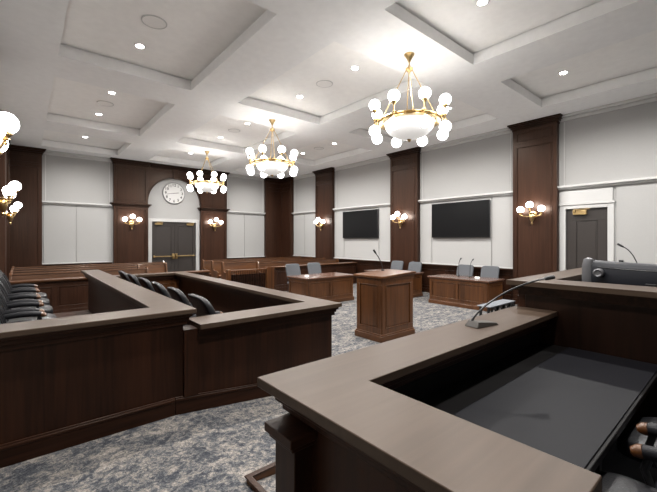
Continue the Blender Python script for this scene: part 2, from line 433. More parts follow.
# ------------------------------------------------------------------ doors
b = MB()
b.box(3.86, BX0, YB - .05, YB + .1, 0, BZ + .13); b.box(BX1, 5.94, YB - .05, YB + .1, 0, BZ + .13); b.box(BX0, BX1, YB - .05, YB + .1, BZ, BZ + .13)
d1 = struct('door_1', b, M['trim'], bevel=.008)
for s, xa_, xb_ in ((0, BX0 + .005, 4.897), (1, 4.903, BX1 - .005)):
    b = MB(); b.box(xa_, xb_, YB + .02, YB + .07, .01, BZ - .004)
    b.framed(face(xa_, YB + .02, .01, 0), xb_ - xa_, BZ - .014, 1, .13, .16, .26, .012, .01)
    lf = link('door_leaf', b, M['door'], d1, .003)
    c = MB(); z = 1.05
    c.box(xa_ + .06, xb_ - .03, YB - .055, YB - .03, z - .022, z + .022)
    c.box(xa_ + .05, xa_ + .12, YB - .06, YB + .02, z - .04, z + .04)
    hx = xb_ - .06 if s == 0 else xa_ + .06
    c.box(hx - .045, hx + .045, YB - .075, YB + .02, z - .11, z + .11)
    c.T = Matrix.Translation((hx, YB - .075, z)) @ Matrix.Rotation(PI / 2, 4, 'X'); c.lathe([(.03, 0), (.05, .015), (.04, .03), (.001, .035)], 16)
    link('push_bar', c, M['brass'], lf, .006)
    c = MB(); px = BX0 + .12 if s == 0 else BX1 - .40
    c.box(px, px + .28, YB - .06, YB + .02, BZ - .13, BZ - .05); c.box(px + .05, px + .3, YB - .1, YB - .08, BZ - .04, BZ - .02); c.box(px + .24, px + .28, YB - .1, YB - .05, BZ - .09, BZ - .02)
    link('door_closer', c, M['brass'], lf, .006)
b = MB()
b.box(XR - .05, XR + .1, DY0 - .12, DY0, ZA * 0, DZ + .09); b.box(XR - .05, XR + .1, DY1, DY1 + .12, 0, DZ + .09); b.box(XR - .05, XR + .1, DY0, DY1, DZ, DZ + .09)
b.box(XR - .07, XR, DY0 - .14, DY1 + .14, DZ + .09, DZ + .14)
b.box(XR - .05, XR, DY0 - .1, DY1 + .12, DZ + .14, DZ + .44)
d2 = struct('door_2', b, M['trim'], bevel=.008)
b = MB(); b.box(XR + .02, XR + .07, DY0 + .005, DY1 - .005, .01, DZ - .004)
b.framed(face(XR + .02, DY1 - .005, .01, -PI / 2), DY1 - DY0 - .01, DZ - .014, 1, .2, .28, .3, .014, .012)
lf = link('door_leaf', b, M['door'], d2, .003)
b = MB(); b.box(XR - .07, XR + .02, 2.58, 2.86, DZ - .15, DZ - .04); b.box(XR - .12, XR - .1, 2.5, 2.84, DZ - .035, DZ - .015); b.box(XR - .12, XR - .06, 2.80, 2.84, DZ - .09, DZ - .015)
link('door_closer', b, M['brass'], lf, .006)

# ------------------------------------------------------------------ clock
ck = thing('wall_clock', 'round white wall clock with black numerals under the arch above the double door', 'clock', (4.87, YB, 3.71))
def wallT(o): return WM[o.name] @ Matrix.Rotation(PI / 2, 4, 'X')     # local z -> -Y (out of the back wall)
b = MB(); b.T = wallT(ck); b.lathe([(.43, 0), (.43, .03)], 64); link('face', b, M['clock_face'], ck)
b = MB(); b.T = wallT(ck); b.lathe([(.428, 0), (.452, 0), (.455, .03), (.446, .055), (.432, .055), (.428, .032)], 64, caps=False); link('rim', b, M['clock_rim'], ck)
for k in range(1, 13):
    for d, ch in enumerate(str(k)):
        cu = bpy.data.curves.new('n', 'FONT'); cu.body = ch; cu.size = .15; cu.align_x = 'CENTER'; cu.align_y = 'CENTER'; cu.extrude = .002; cu.offset = .003
        o = bpy.data.objects.new('n', cu); COL.objects.link(o)
        dg = bpy.context.evaluated_depsgraph_get(); me = bpy.data.meshes.new_from_object(o.evaluated_get(dg))
        a = PI / 2 - 2 * PI * k / 12; dx = 0 if k < 10 else (-.042, .042)[d]
        num = MB(); num.T = wallT(ck) @ Matrix.Translation((.335 * math.cos(a) + dx, .335 * math.sin(a), .034))
        num.add([tuple(v.co) for v in me.vertices], [tuple(p.vertices) for p in me.polygons])
        bpy.data.objects.remove(o); bpy.data.curves.remove(cu); bpy.data.meshes.remove(me)
        link('numeral', num, M['black'], ck, smooth=False)
for nm, hr, ln, w in (('hour_hand', 2.72, .2, .011), ('minute_hand', 8.65, .3, .008)):
    b = MB(); b.T = wallT(ck) @ Matrix.Rotation(-2 * PI * hr / 12, 4, 'Z'); b.box(-w, w, -.04, ln, .036, .04); link(nm, b, M['black'], ck)

# ------------------------------------------------------------------ televisions, card reader
def tv(y0, y1, label):
    t = thing('television', label, 'television', (XR, (y0 + y1) / 2, 1.81), group='flat televisions on the right wall')
    b = MB(); b.box(XR - .10, XR - .045, y0, y1, 1.81, 2.905); link('casing', b, M['black'], t, .006)
    b = MB(); b.box(XR - .1015, XR - .099, y0 + .012, y1 - .012, 1.832, 2.893); link('screen', b, M['screen'], t)
    b = MB(); b.box(XR - .05, XR - .02, (y0 + y1) / 2 - .3, (y0 + y1) / 2 + .3, 2.1, 2.6); link('wall_mount', b, M['dark_metal'], t)
tv(4.90, 6.82, 'large black wall television above the table with two microphones')
tv(9.17, 11.13, 'black wall television beyond the podium, on the bay nearer the clock wall')
rd = thing('card_reader', 'small black card reader on white wall beside the single door', 'card reader', (XR, 1.93, 1.25))
b = MB(); b.box(XR - .055, XR - .024, 1.89, 1.975, 1.13, 1.29); link('housing', b, M['black'], rd, .006)
b = MB(); b.box(XR - .058, XR - .054, 1.905, 1.96, 1.16, 1.22); link('key_area', b, M['dark_metal'], rd)

# ------------------------------------------------------------------ ceiling fittings
cols = [(1.53, 'coffer over the jury box'), (4.91, 'central coffer'), (8.22, 'coffer along the television wall')]
rows = [(3, [14.0], ''), (2, [9.40, 11.23], ''), (1, [5.0, 6.83], ''), (0, [.64, 2.46], '')]
rname = {3: 'the one by the clock wall', 2: 'second from the clock wall', 1: 'third from the clock wall', 0: 'fourth from the clock wall'}
b0 = None
for cxx, cn in cols:
    for r, yy, _ in rows:
        for k, y in enumerate(yy):
            w = '' if len(yy) == 1 else ('farther from clock, in ' if k == 0 else 'nearer to clock, in ')
            lab = 'round downlight %s%s, %s' % (w if w else 'in ', cn, rname[r])
            if b0 is None:
                b0 = thing('recessed_downlight', lab, 'ceiling light', (cxx, y, ZC), group='recessed downlights')
                b = local(b0); b.lathe([(.062, -.003), (.075, -.010), (.088, -.006), (.088, 0.), (.062, 0.)], 32, caps=False); link('trim_ring', b, M['trim'], b0)
                b = local(b0); b.lathe([(.062, -.008), (.062, -.002)], 32); link('lens', b, M['bulb'], b0)
            else: dup(b0, (cxx, y, ZC), 0, lab)
            ld = bpy.data.lights.new('downlight_beam', 'SPOT'); ld.energy = 185; ld.spot_size = math.radians(155); ld.spot_blend = .8; ld.shadow_soft_size = .08; ld.color = (1, .975, .945)
            lo = bpy.data.objects.new('downlight_beam', ld); COL.objects.link(lo); lo.location = (cxx, y, ZC - .03)
s0 = None
for cxx, cn in cols:
    for r, y in ((2, 10.25), (1, 5.93)):
        lab = 'round flush speaker grille in %s, %s' % (cn, rname[r])
        if s0 is None:
            s0 = thing('ceiling_speaker', lab, 'speaker', (cxx, y, ZC), group='ceiling speakers')
            b = local(s0); b.lathe([(.165, 0), (.165, -.006)], 40); link('grille', b, M['grille'], s0)
            b = local(s0); b.lathe([(.165, 0), (.165, -.010), (.178, -.010), (.182, 0)], 40, caps=False); link('rim', b, M['trim'], s0)
        else: dup(s0, (cxx, y, ZC), 0, lab)

# ------------------------------------------------------------------ chandeliers
BOWL_W = 2
def chandelier(loc, label, rz):
    t = thing('chandelier', label, 'chandelier', loc, rz, group='brass globe chandeliers')     # loc is at the ceiling
    def L(): return local(t)
    zr = -1.13; RR = .475
    b = L(); b.lathe([(.085, 0), (.085, -.015), (.07, -.03), (.035, -.09), (.018, -.13), (.001, -.135)], 24); link('canopy', b, M['brass'], t)
    b = L(); b.tube([(0, 0, -.1), (0, 0, -.22)], .012); link('stem', b, M['brass'], t)
    b = L(); b.lathe([(.001, -.30), (.035, -.29), (.06, -.262), (.06, -.235), (.03, -.215), (.018, -.19), (.001, -.185)], 24); link('hub', b, M['brass'], t)
    for k in range(4):
        a = PI / 8 + k * PI / 2 + .12
        b = L(); b.tube([(.045 * math.cos(a), .045 * math.sin(a), -.255), (RR * math.cos(a), RR * math.sin(a), zr + .02)], .0075, 8); link('rod', b, M['brass'], t)
    b = L(); b.lathe([(RR - .035, zr - .03), (RR + .03, zr - .03), (RR + .04, zr - .015), (RR + .02, zr), (RR + .04, zr + .015), (RR + .03, zr + .03), (RR - .035, zr + .03), (RR - .045, zr), (RR - .035, zr - .03)], 64, caps=False)
    link('ring', b, M['brass'], t)
    b = L(); b.lathe([(.415 * math.sin(q), zr - .01 - .285 * math.cos(q)) for q in [max(1e-3, PI / 2 * i / 14) for i in range(15)]] + [(.40, zr - .01)] + [(.40 * math.sin(q), zr - .01 - .265 * math.cos(q)) for q in [max(1e-3, PI / 2 * i / 14) for i in range(13, -1, -1)]], 56); link('bowl', b, M['bowl'], t)
    b = L(); b.lathe([(.001, zr - .34), (.018, zr - .33), (.03, zr - .305), (.04, zr - .29), (.001, zr - .28)], 16); link('finial', b, M['brass'], t)
    ld = bpy.data.lights.new('bowl_bulb', 'POINT'); ld.energy = BOWL_W; ld.shadow_soft_size = .12; ld.color = (1, .98, .95)
    lo = bpy.data.objects.new('bowl_bulb', ld); COL.objects.link(lo); lo.parent = t; lo.location = (0, 0, zr + .06)
    Rg = .60
    for k in range(8):
        a = k * PI / 4; c, s = math.cos(a), math.sin(a)
        b = L(); P = lambda r, z: (r * c, r * s, z)
        b.tube([P(RR, zr), P(RR + .06, zr + .02), P(Rg - .04, zr + .015), P(Rg, zr)], .013, 8)
        b.tube([P(Rg, zr - .09), P(Rg, zr + .14)], .013, 8); b.sphere(P(Rg, zr), .024, 12, 8)
        b.lathe([(.012, .105), (.024, .12), (.046, .15), (.044, .163)], 14, P(Rg, zr)); b.lathe([(.044, -.118), (.046, -.105), (.024, -.075), (.012, -.06)], 14, P(Rg, zr))
        ar = link('arm', b, M['brass'], t)
        for z in (.24, -.185):
            b = L(); b.sphere(P(Rg, zr + z), .092, 24, 14); link('globe', b, M['globe'], ar)
    return t
c0 = chandelier((4.93, CH[0], ZS), 'large brass globe chandelier above the podium, hanging farthest from the clock', math.radians(14.5))
dup(c0, (4.93, CH[1], ZS), math.radians(36.1), 'brass globe chandelier hanging between the other two')
dup(c0, (4.93, CH[2], ZS), math.radians(1), 'brass globe chandelier hanging closest to the double door and clock')

# ------------------------------------------------------------------ sconces (local +X is out of the wall)
def sconce(loc, rz, label):
    t = thing('wall_sconce', label, 'wall lamp', loc, rz, 'three-globe brass sconces')
    def L(): return local(t)
    b = L(); b.T = b.T @ Matrix.Translation((0, 0, 0)) @ Matrix.Rotation(PI / 2, 4, 'Y'); b.lathe([(.095, 0), (.09, .015), (.045, .03), (.03, .035), (.001, .036)], 24); link('backplate', b, M['brass'], t)
    b = L(); b.lathe([(.001, -.27), (.018, -.26), (.028, -.225), (.016, -.2), (.042, -.15), (.06, -.10), (.066, -.05), (.045, 0), (.065, .03), (.03, .05), (.001, .055)], 20, (.08, 0, 0)); b.tube([(0, 0, 0), (.08, 0, 0)], .025); link('body', b, M['brass'], t)
    for (x, y, z) in ((.16, .25, -.02), (.23, 0, .09), (.16, -.25, -.02)):
        b = L(); m = Vector((.08, 0, -.02)); e = Vector((x, y, z + .03))
        b.tube([m, m.lerp(e, .4) + Vector((0, 0, -.045)), m.lerp(e, .8) + Vector((0, 0, -.04)), e], .011, 8)
        b.lathe([(.008, .0), (.03, .01), (.02, .025), (.045, .05), (.043, .065)], 16, (x, y, z + .02)); b.sphere((x, y, z - .0), .016, 10, 6)
        ar = link('arm', b, M['brass'], t)
        b = L(); b.sphere((x, y, z + .155), .083, 24, 14); link('globe', b, M['sconce_globe'], ar)
    return t
zs = 2.40
s0 = sconce((XR - .165, PY[0], zs), PI, 'three-globe brass sconce on the dark pilaster beside the single door')
dup(s0, (XR - .165, PY[1], zs), PI, 'three-globe brass sconce on the pilaster between the two televisions')
dup(s0, (XR - .165, PY[2], zs), PI, 'three-globe brass sconce on the slim pilaster near the room corner')
dup(s0, (3.225, YB - .165, zs), -PI / 2, 'three-globe brass sconce beside the double door, on the jury box side')
dup(s0, (6.575, YB - .165, zs), -PI / 2, 'three-globe brass sconce beside the double door, toward the television wall')
dup(s0, (XL + .165, PY[0], zs), 0, 'large brass sconce globe cut off by the photo edge, the topmost and nearest')
dup(s0, (XL + .165, PY[1], zs), 0, 'brass sconce at the photo edge below the largest globe')
dup(s0, (XL + .165, PY[2], zs), 0, 'smallest and lowest brass sconce at the photo edge')

# ------------------------------------------------------------------ jury box
jb = thing('jury_box_upper_tier', 'raised dark walnut jury box tier with broad rail and the higher row of armchairs', 'jury box', (.3, 6.3, 0))
zt = 1.10
b = MB(); b.prism([(XL + .002, 3.40), (1.25, 3.40), (1.25, 9.2), (.93, 9.2), (.93, 3.745), (XL + .002, 3.745)], zt - .045, zt); link('rail_cap', b, M['topX'], jb, .006)
b = MB()
for q, z0, z1 in ((.03, zt - .075, zt - .045), (.05, zt - .11, zt - .075), (.065, zt - .15, zt - .11)):
    b.prism([(XL + .002, 3.40 + q), (1.25 - q, 3.40 + q), (1.25 - q, 9.2), (.93 + q, 9.2), (.93 + q, 3.745 - q), (XL + .002, 3.745 - q)], z0, z1)
link('rail_moulding', b, M['walnutX'], jb, .006)
b = MB(); b.box(XL + .002, 1.15, 3.48, 3.56, 0, zt - .15); link('front_panel', b, M['walnutZ'], jb)
b = MB(); b.box(1.06, 1.15, 3.56, 9.2, 0, zt - .15); link('side_panel', b, M['walnutZ'], jb)
b = MB(); b.box(XL + .002, 1.07, 3.455, 3.482, ZA, ZA + .125); b.box(XL + .002, 1.07, 3.448, 3.482, ZA + .125, ZA + .15); b.box(XL + .002, 1.07, 3.462, 3.482, ZA + .15, ZA + .162); link('baseboard', b, M['walnutX'], jb, .005)
b = MB(); b.box(XL + .002, 1.06, 3.56, 9.2, .002, .25); link('platform', b, M['pilX'], jb)

jl = thing('jury_box_lower_tier', 'dark walnut jury box tier with pale glossy rail enclosing the lower row of chairs', 'jury box', (2.1, 6.3, 0))
zt = .947
U = lambda q: [(1.275, 3.37 + q), (3.08 - q, 3.37 + q), (3.08 - q, 9.3 - q), (1.275, 9.3 - q), (1.275, 9.0 + q), (2.78 + q, 9.0 + q), (2.78 + q, 3.745 - q), (1.275, 3.745 - q)]
def uprism(b, q, z0, z1):
    P = U(q); n = len(P)
    vs = [(x, y, z) for z in (z0, z1) for x, y in P]
    b.add(vs, [(i, (i + 1) % n, n + (i + 1) % n, n + i) for i in range(n)])
    for zz, o in ((0, 0), (1, n)):
        b.add([vs[o + i] for i in range(n)], [(0, 1, 6, 7), (1, 2, 5, 6), (2, 3, 4, 5)])
b = MB(); uprism(b, 0, zt - .045, zt); link('rail_cap', b, M['topY'], jl, .006)
b = MB()
for q, z0, z1 in ((.03, zt - .075, zt - .045), (.05, zt - .11, zt - .075), (.065, zt - .15, zt - .11)): uprism(b, q, z0, z1)
link('rail_moulding', b, M['walnutX'], jl, .005)
b = MB(); b.box(1.152, 3.0, 3.48, 3.56, 0, zt - .15); link('front_panel', b, M['walnutZ'], jl)
b = MB(); b.box(1.152, 1.28, 3.445, 3.64, .27, .90); link('corner_post', b, M['walnutZ'], jl)
b = MB(); b.box(2.92, 3.0, 3.56, 9.2, 0, zt - .15); link('side_panel', b, M['walnutZ'], jl)
b = MB(); b.box(1.152, 3.0, 9.12, 9.2, 0, zt - .15); b.framed(face(1.2, 9.12, .12, 0), 1.7, .66, 2); link('end_panel', b, M['cherryZ'], jl, .004)
b = MB()
def rampstrip(b, y0, y1, a, c):
    pts = [(1.073, ZA), (2.25, 0), (3.03, 0)]
    for (xa_, za), (xb_, zb) in zip(pts[:-1], pts[1:]):
        b.add([(xa_, y0, za + a), (xb_, y0, zb + a), (xb_, y1, zb + a), (xa_, y1, za + a), (xa_, y0, za + c), (xb_, y0, zb + c), (xb_, y1, zb + c), (xa_, y1, za + c)],
              [(0, 3, 2, 1), (4, 5, 6, 7), (0, 1, 5, 4), (1, 2, 6, 5), (2, 3, 7, 6), (3, 0, 4, 7)])
rampstrip(b, 3.455, 3.479, 0, .125); rampstrip(b, 3.448, 3.479, .125, .15); rampstrip(b, 3.462, 3.479, .15, .162)
b.box(2.998, 3.025, 3.482, 9.2, 0, .15)
link('baseboard', b, M['walnutX'], jl, .004)
b = MB(); b.box(1.152, 2.92, 3.56, 9.12, .002, .10); link('platform', b, M['pilX'], jl)

# ------------------------------------------------------------------ swivel chairs (local +X is forward)
def swivel_chair(loc, rz, label, group):
    t = thing('swivel_armchair', label, 'chair', loc, rz, group)
    def L(): return local(t)
    b = L(); b.pillow((.06, 0, .485), .30, .25, .06, .38, 32, 14, lambda p: (p.x, p.y, p.z - .35 * max(0, p.x - .15) ** 1.5)); b.sharp = 80; link('seat', b, M['leather'], t)
    b = L()
    def bend(p): return (p.x - .10 * (p.z / .32) - .05 * (p.z / .32) ** 2 + .22 * p.y * p.y, p.y * (1 - .10 * max(0, p.z / .32) ** 2), p.z)
    b.pillow((-.20, 0, .69), .05, .27, .32, .36, 32, 22, bend); b.sharp = 80
    bk = link('backrest', b, M['leather'], t)
    b = L()
    for k in range(-2, 3):
        yy = k * .085; b.tube([(-.14 - .10 * q - .05 * q * q + .22 * yy * yy, yy, .69 + .32 * q) for q in (-.7, -.35, 0, .35, .7)], .006, 6)
    link('stitched_rib', b, M['leather'], bk)
    for s in (-1, 1):
        b = L(); y = s * .285
        b.tube([(-.22, y, .615), (-.12, y, .655), (.0, y, .665), (.10, y, .66), (.182, y, .647)], [.022, .03, .033, .032, .030], 12); a = link('armrest', b, M['arm_leather'], t)
        b = L(); b.tube([(.182, y, .647), (.197, y, .642), (.212, y, .63), (.218, y, .618)], [.0295, .031, .028, .016], 12); link('arm_tip', b, M['cherryX'], a)
        b = L(); b.tube([(.16, y, .645), (.182, y, .57), (.15, y, .48), (.02, y * .96, .44), (-.12, y * .96, .45), (-.19, y * .97, .51), (-.2, y, .62)], .017, 10)
        link('arm_support', b, M['dark_metal'], a)
    b = L(); b.lathe([(.10, .38), (.10, .40), (.04, .385), (.028, .3), (.028, .1), (.04, .07), (.04, .05)], 20); link('pedestal', b, M['dark_metal'], t)
    b = L()
    for k in range(5):
        a = 2 * PI * k / 5 + .3; c, s = math.cos(a), math.sin(a)
        b.tube([(.03 * c, .03 * s, .08), (.28 * c, .28 * s, .065)], [.022, .016], 8); b.sphere((.28 * c, .28 * s, .028), .028, 10, 6)
    link('base', b, M['dark_metal'], t)
    return t
ordn = ['first', 'second', 'third', 'fourth', 'fifth', 'sixth']
j0 = swivel_chair((1.85, 4.15, .103), 0, 'black leather swivel chair in the lower jury tier, first behind its front rail', 'lower tier jury chairs')
for k in range(1, 6): dup(j0, (1.85, 4.15 + .82 * k, .103), random.uniform(-.06, .06), 'black leather swivel chair in the lower jury tier, %s from its front rail' % ordn[k])
for k in range(1, 6): dup(j0, (-.03, 4.15 + .82 * k, .253), random.uniform(-.03, .03), 'black swivel armchair in the upper jury tier, %s in view from its front rail' % ordn[k - 1], 'upper tier jury chairs')

# ------------------------------------------------------------------ clerk's bench in front of the camera
cb = thing('clerk_bench', 'dark walnut L-shaped clerk bench with broad brown counter and black desk inside', 'bench', (2.1, .9, 0))
b = MB(); b.prism([(.844, .27), (1.218, .27), (1.218, 1.149), (3.69, 1.149), (3.69, 1.52), (.844, 1.52)], 1.055, 1.10); link('counter_top', b, M['topX'], cb, .004)
b = MB()
for q, z0, z1 in ((.03, 1.03, 1.055), (.06, .995, 1.03), (.085, .955, .995)):
    b.prism([(.844 + q, .27 + q), (1.218 - q, .27 + q), (1.218 - q, 1.149 + q), (3.69, 1.149 + q), (3.69, 1.52 - q), (.844 + q, 1.52 - q)], z0, z1)
link('counter_moulding', b, M['walnutX'], cb, .004)
b = MB(); b.box(.957, 3.69, 1.36, 1.42, 0, .955); b.framed(face(3.69, 1.42, .14, PI), 2.73, .78, 3); b.box(.957, 3.69, 1.42, 1.445, 0, .14); link('front_panel', b, M['walnutZ'], cb, .004)
b = MB(); b.box(.957, 1.025, .34, 1.36, 0, .955); link('side_panel', b, M['walnutZ'], cb)
b = MB(); b.box(1.09, 3.69, 1.30, 1.355, .15, .955); b.box(1.03, 1.09, .36, 1.30, .15, .955); link('inner_lining', b, M['gloss_black'], cb)
b = MB(); b.box(.86, .957, 1.235, 1.385, ZA, .90); b.box(.85, .957, 1.225, 1.395, ZA, ZA + .12); link('pilaster', b, M['walnutZ'], cb, .004)
b = MB(); b.box(.818, .957, 1.20, 1.41, .90, .94); b.box(.835, .957, 1.215, 1.398, .875, .90); link('pilaster_cap', b, M['walnutX'], cb, .004)
b = MB(); b.box(1.09, 3.69, .44, 1.30, .755, .792); link('desk', b, M['gloss_black'], cb, .004)
b = MB(); b.box(1.12, 3.68, .455, 1.06, .793, .80); link('desk_surface', b, M['pad'], cb, .003)
b = MB(); b.box(1.25, 1.30, .5, 1.25, .152, .755); link('desk_support', b, M['gloss_black'], cb)
b = MB(); b.box(2.2, 2.25, .5, 1.25, .152, .755); link('desk_support', b, M['gloss_black'], cb)

cu = thing('wooden_curb', 'low dark wooden corner curb on the carpet below the clerk bench', 'curb', (1.3, 2.0, .1))
b = MB(); b.box(1.145, 2.0, 2.185, 2.21, .0, .15); b.box(1.145, 1.17, 1.46, 2.185, 0., .15); link('curb_body', b, M['cherryX'], cu, .003)
b = MB(); b.prism([(1.135, 1.46), (1.175, 1.46), (1.175, 2.18), (2.0, 2.18), (2.0, 2.22), (1.135, 2.22)], .15, .16); link('curb_cap', b, M['walnutX'], cu, .003)

p0 = swivel_chair((1.82, .165, .153), PI / 2 - .1, 'black leather armchair tucked at the clerk desk, in the photo corner', 'clerk desk chairs')
dup(p0, (2.66, .13, .153), PI / 2 - .1, 'black leather armchair at the clerk desk, closer to the monitor')

# ------------------------------------------------------------------ judge's bench
jg = thing('judge_bench', 'tall dark walnut judge bench with monitor on it, highest of the benches', 'bench', (5, .5, 0))
zt = 1.355
UJ = lambda q: [(3.62 + q, -1.6), (4.02 - q, -1.6), (4.02 - q, 1.265 + q), (6.85 + q, 1.265 + q), (6.85 + q, -1.6), (7.20 - q, -1.6), (7.20 - q, 1.575 - q), (3.62 + q, 1.575 - q)]
def jprism(b, q, z0, z1):
    P = UJ(q); n = len(P); vs = [(x, y, z) for z in (z0, z1) for x, y in P]
    b.add(vs, [(i, (i + 1) % n, n + (i + 1) % n, n + i) for i in range(n)])
    for o in (0, n): b.add([vs[o + i] for i in range(n)], [(0, 1, 2, 7), (7, 2, 3, 6), (3, 4, 5, 6)])
b = MB(); jprism(b, 0, zt - .045, zt); link('rail_cap', b, M['topY'], jg, .004)
b = MB()
for q, z0, z1 in ((.03, zt - .07, zt - .045), (.055, zt - .10, zt - .07), (.08, zt - .135, zt - .10)): jprism(b, q, z0, z1)
link('rail_moulding', b, M['walnutX'], jg, .004)
b = MB(); b.box(3.70, 3.77, -1.6, 1.428, .0, zt - .135); link('side_panel', b, M['walnut_shaded'], jg, .003)
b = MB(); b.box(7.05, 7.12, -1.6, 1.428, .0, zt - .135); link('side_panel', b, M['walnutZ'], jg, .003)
b = MB(); b.box(3.70, 7.12, 1.43, 1.49, 0, zt - .135); b.framed(face(7.12, 1.49, .2, PI), 3.42, 1.0, 4); link('front_panel', b, M['walnutZ'], jg, .003)
b = MB(); b.box(3.78, 7.04, .25, 1.42, 1.06, 1.10); link('desk', b, M['gloss_black'], jg, .003)
b = MB(); b.box(3.9, 3.96, .4, 1.15, .352, 1.06); link('desk_support', b, M['gloss_black'], jg)
b = MB(); b.box(6.8, 6.86, .4, 1.15, .352, 1.06); link('desk_support', b, M['gloss_black'], jg)

# curved monitor seen from behind
mn = thing('curved_monitor', 'wide dark curved monitor seen from behind on the judge bench', 'monitor', (4.3, .6, 1.102))
b = MB(); b.sharp = 50
n = 24; y0, y1 = .06, 1.085
def mx(t): return 4.25 + .09 * (2 * t - 1) ** 2
ring = []
for k in range(n + 1):
    t = k / n; y = y0 + (y1 - y0) * t; x = mx(t); th = .05; zc = 1.531 + .02 * (2 * t - 1) ** 2
    ring.append([(x - th * .5, y, 1.18), (x - th, y, 1.22), (x - th, y, zc - .055), (x - th * .2, y, zc), (x, y, zc + .004), (x + .012, y, zc + .004), (x + .012, y, 1.175), (x, y, 1.175)])
vs = [p for r in ring for p in r]; m_ = 8
b.add(vs, [(i * m_ + k, (i + 1) * m_ + k, (i + 1) * m_ + (k + 1) % m_, i * m_ + (k + 1) % m_) for i in range(n) for k in range(m_)] + [tuple(range(m_)), tuple(n * m_ + k for k in range(m_))])
link('back_shell', b, M['mon'], mn)
b = MB()
for k in range(n):
    t, t2 = k / n, (k + 1) / n
    A, B = (mx(t) + .013, y0 + (y1 - y0) * t), (mx(t2) + .013, y0 + (y1 - y0) * t2)
    b.add([(A[0], A[1], 1.185), (B[0], B[1], 1.185), (B[0], B[1], 1.526), (A[0], A[1], 1.526)], [(0, 1, 2, 3)])
link('screen', b, M['screen'], mn)
b = MB(); b.T = Matrix.Translation((4.315, 1.07, 0)) @ Matrix.Diagonal((1, 1.1, 1, 1)); b.tube([(0, 0, 1.16), (0, 0, 1.3), (0, 0, 1.49), (.01, 0, 1.55), (.015, 0, 1.566)], [.05, .052, .05, .04, .015], 18); link('end_cap', b, M['mon_silver'], mn)
b = MB(); b.tube([(mx(t) - .052, y0 + (y1 - y0) * t, 1.473 + .02 * (2 * t - 1) ** 2) for t in [i / 20 for i in range(1, 19)]], .004, 6); link('seam', b, M['black'], mn)
b = MB(); b.box(4.10, 4.36, .46, .70, 1.102, 1.114); b.box(4.16, 4.20, .54, .62, 1.112, 1.36); link('stand', b, M['dark_metal'], mn, .004)
b = MB(); b.T = Matrix.Translation((4.21, .965, 1.43)) @ Matrix.Rotation(-PI / 2, 4, 'Y'); b.lathe([(.001, -.03), (.042, -.03), (.042, .02), (.032, .03), (.018, .02), (.001, .02)], 24, caps=False); link('cable_port', b, M['mon_silver'], mn)

def mic(name, label, base, pts, head_len=.07, r=.006, pad=None, bm=None):
    t = thing(name, label, 'microphone', base)
    if pad: b = pad(t); link('base', b, bm or M['black'], t, .006)
    b = MB(); b.tube(pts, [r * 1.5] + [r] * (len(pts) - 1), 10); link('gooseneck', b, M['black'], t)
    d = (Vector(pts[-1]) - Vector(pts[-2])).normalized(); p = Vector(pts[-1])
    b = MB(); b.tube([p - d * .01, p, p + d * head_len * .3, p + d * head_len * .9, p + d * head_len], [r, r * 1.9, r * 2.3, r * 2.3, r * 1.2], 12); link('capsule', b, M['black'], t)
    return t
def curve(p0, p1, p2, p3, n=14):
    p0, p1, p2, p3 = map(Vector, (p0, p1, p2, p3)); o = []
    for i in range(n + 1):
        t = i / n; u = 1 - t; o.append(tuple(p0 * u ** 3 + p1 * 3 * u * u * t + p2 * 3 * u * t * t + p3 * t ** 3))
    return o
def wedge(t):
    b = MB(); b.T = WM[t.name] @ Matrix.Rotation(math.radians(-10), 4, 'Z')
    b.add([(-.13, -.06, 0), (.12, -.06, 0), (.12, .06, 0), (-.13, .06, 0), (-.10, -.045, .045), (.105, -.05, .018), (.105, .05, .018), (-.10, .045, .045)],
          [(0, 3, 2, 1), (4, 5, 6, 7), (0, 1, 5, 4), (1, 2, 6, 5), (2, 3, 7, 6), (3, 0, 4, 7)]); return b
mic('desk_microphone', 'black gooseneck microphone on a wedge base standing on the clerk bench counter', (2.66, 1.335, 1.10),
    curve((2.57, 1.37, 1.14), (2.62, 1.32, 1.27), (2.82, 1.16, 1.42), (3.04, 1.03, 1.452)), .08, .007, wedge, M['mic_base'])
def puck(r, h):
    def f(t):
        b = MB(); b.T = WM[t.name].copy(); b.lathe([(r, 0), (r, h * .6), (r * .7, h), (.001, h)], 20); return b
    return f
mic('desk_microphone', 'slim black gooseneck microphone rising behind the curved monitor', (5.0, .755, 1.102),
    curve((5.0, .755, 1.11), (5.0, .755, 1.39), (5.0, .82, 1.62), (5.0, .925, 1.672)), .06, .005, puck(.05, .03))

# ------------------------------------------------------------------ tables
def counsel_table(name, label, x0, x1, y0, y1, fronts):
    t = thing(name, label, 'table', ((x0 + x1) / 2, (y0 + y1) / 2, 0), group='panelled counsel tables')
    b = MB(); b.box(x0, x1, y0, y1, .10, .70); H = .58
    for side, nn in fronts:
        if side == '-X': b.framed(face(x0, y1, .11, -PI / 2), y1 - y0, H, nn)
        if side == '+X': b.framed(face(x1, y0, .11, PI / 2), y1 - y0, H, nn)
        if side == '-Y': b.framed(face(x0, y0, .11, 0), x1 - x0, H, nn)
        if side == '+Y': b.framed(face(x1, y1, .11, PI), x1 - x0, H, nn)
    link('body', b, M['cherryZ'], t, .004)
    b = MB(); b.box(x0 - .03, x1 + .03, y0 - .03, y1 + .03, 0, .09); b.box(x0 - .02, x1 + .02, y0 - .02, y1 + .02, .09, .11); link('plinth', b, M['cherryX'], t, .006)
    b = MB(); b.box(x0 - .05, x1 + .05, y0 - .06, y1 + .06, .705, .74); link('top', b, M['table_top'], t, .006)
    b = MB(); b.box(x0 - .03, x1 + .03, y0 - .04, y1 + .04, .68, .705); link('top_moulding', b, M['cherryX'], t, .005)
    return t
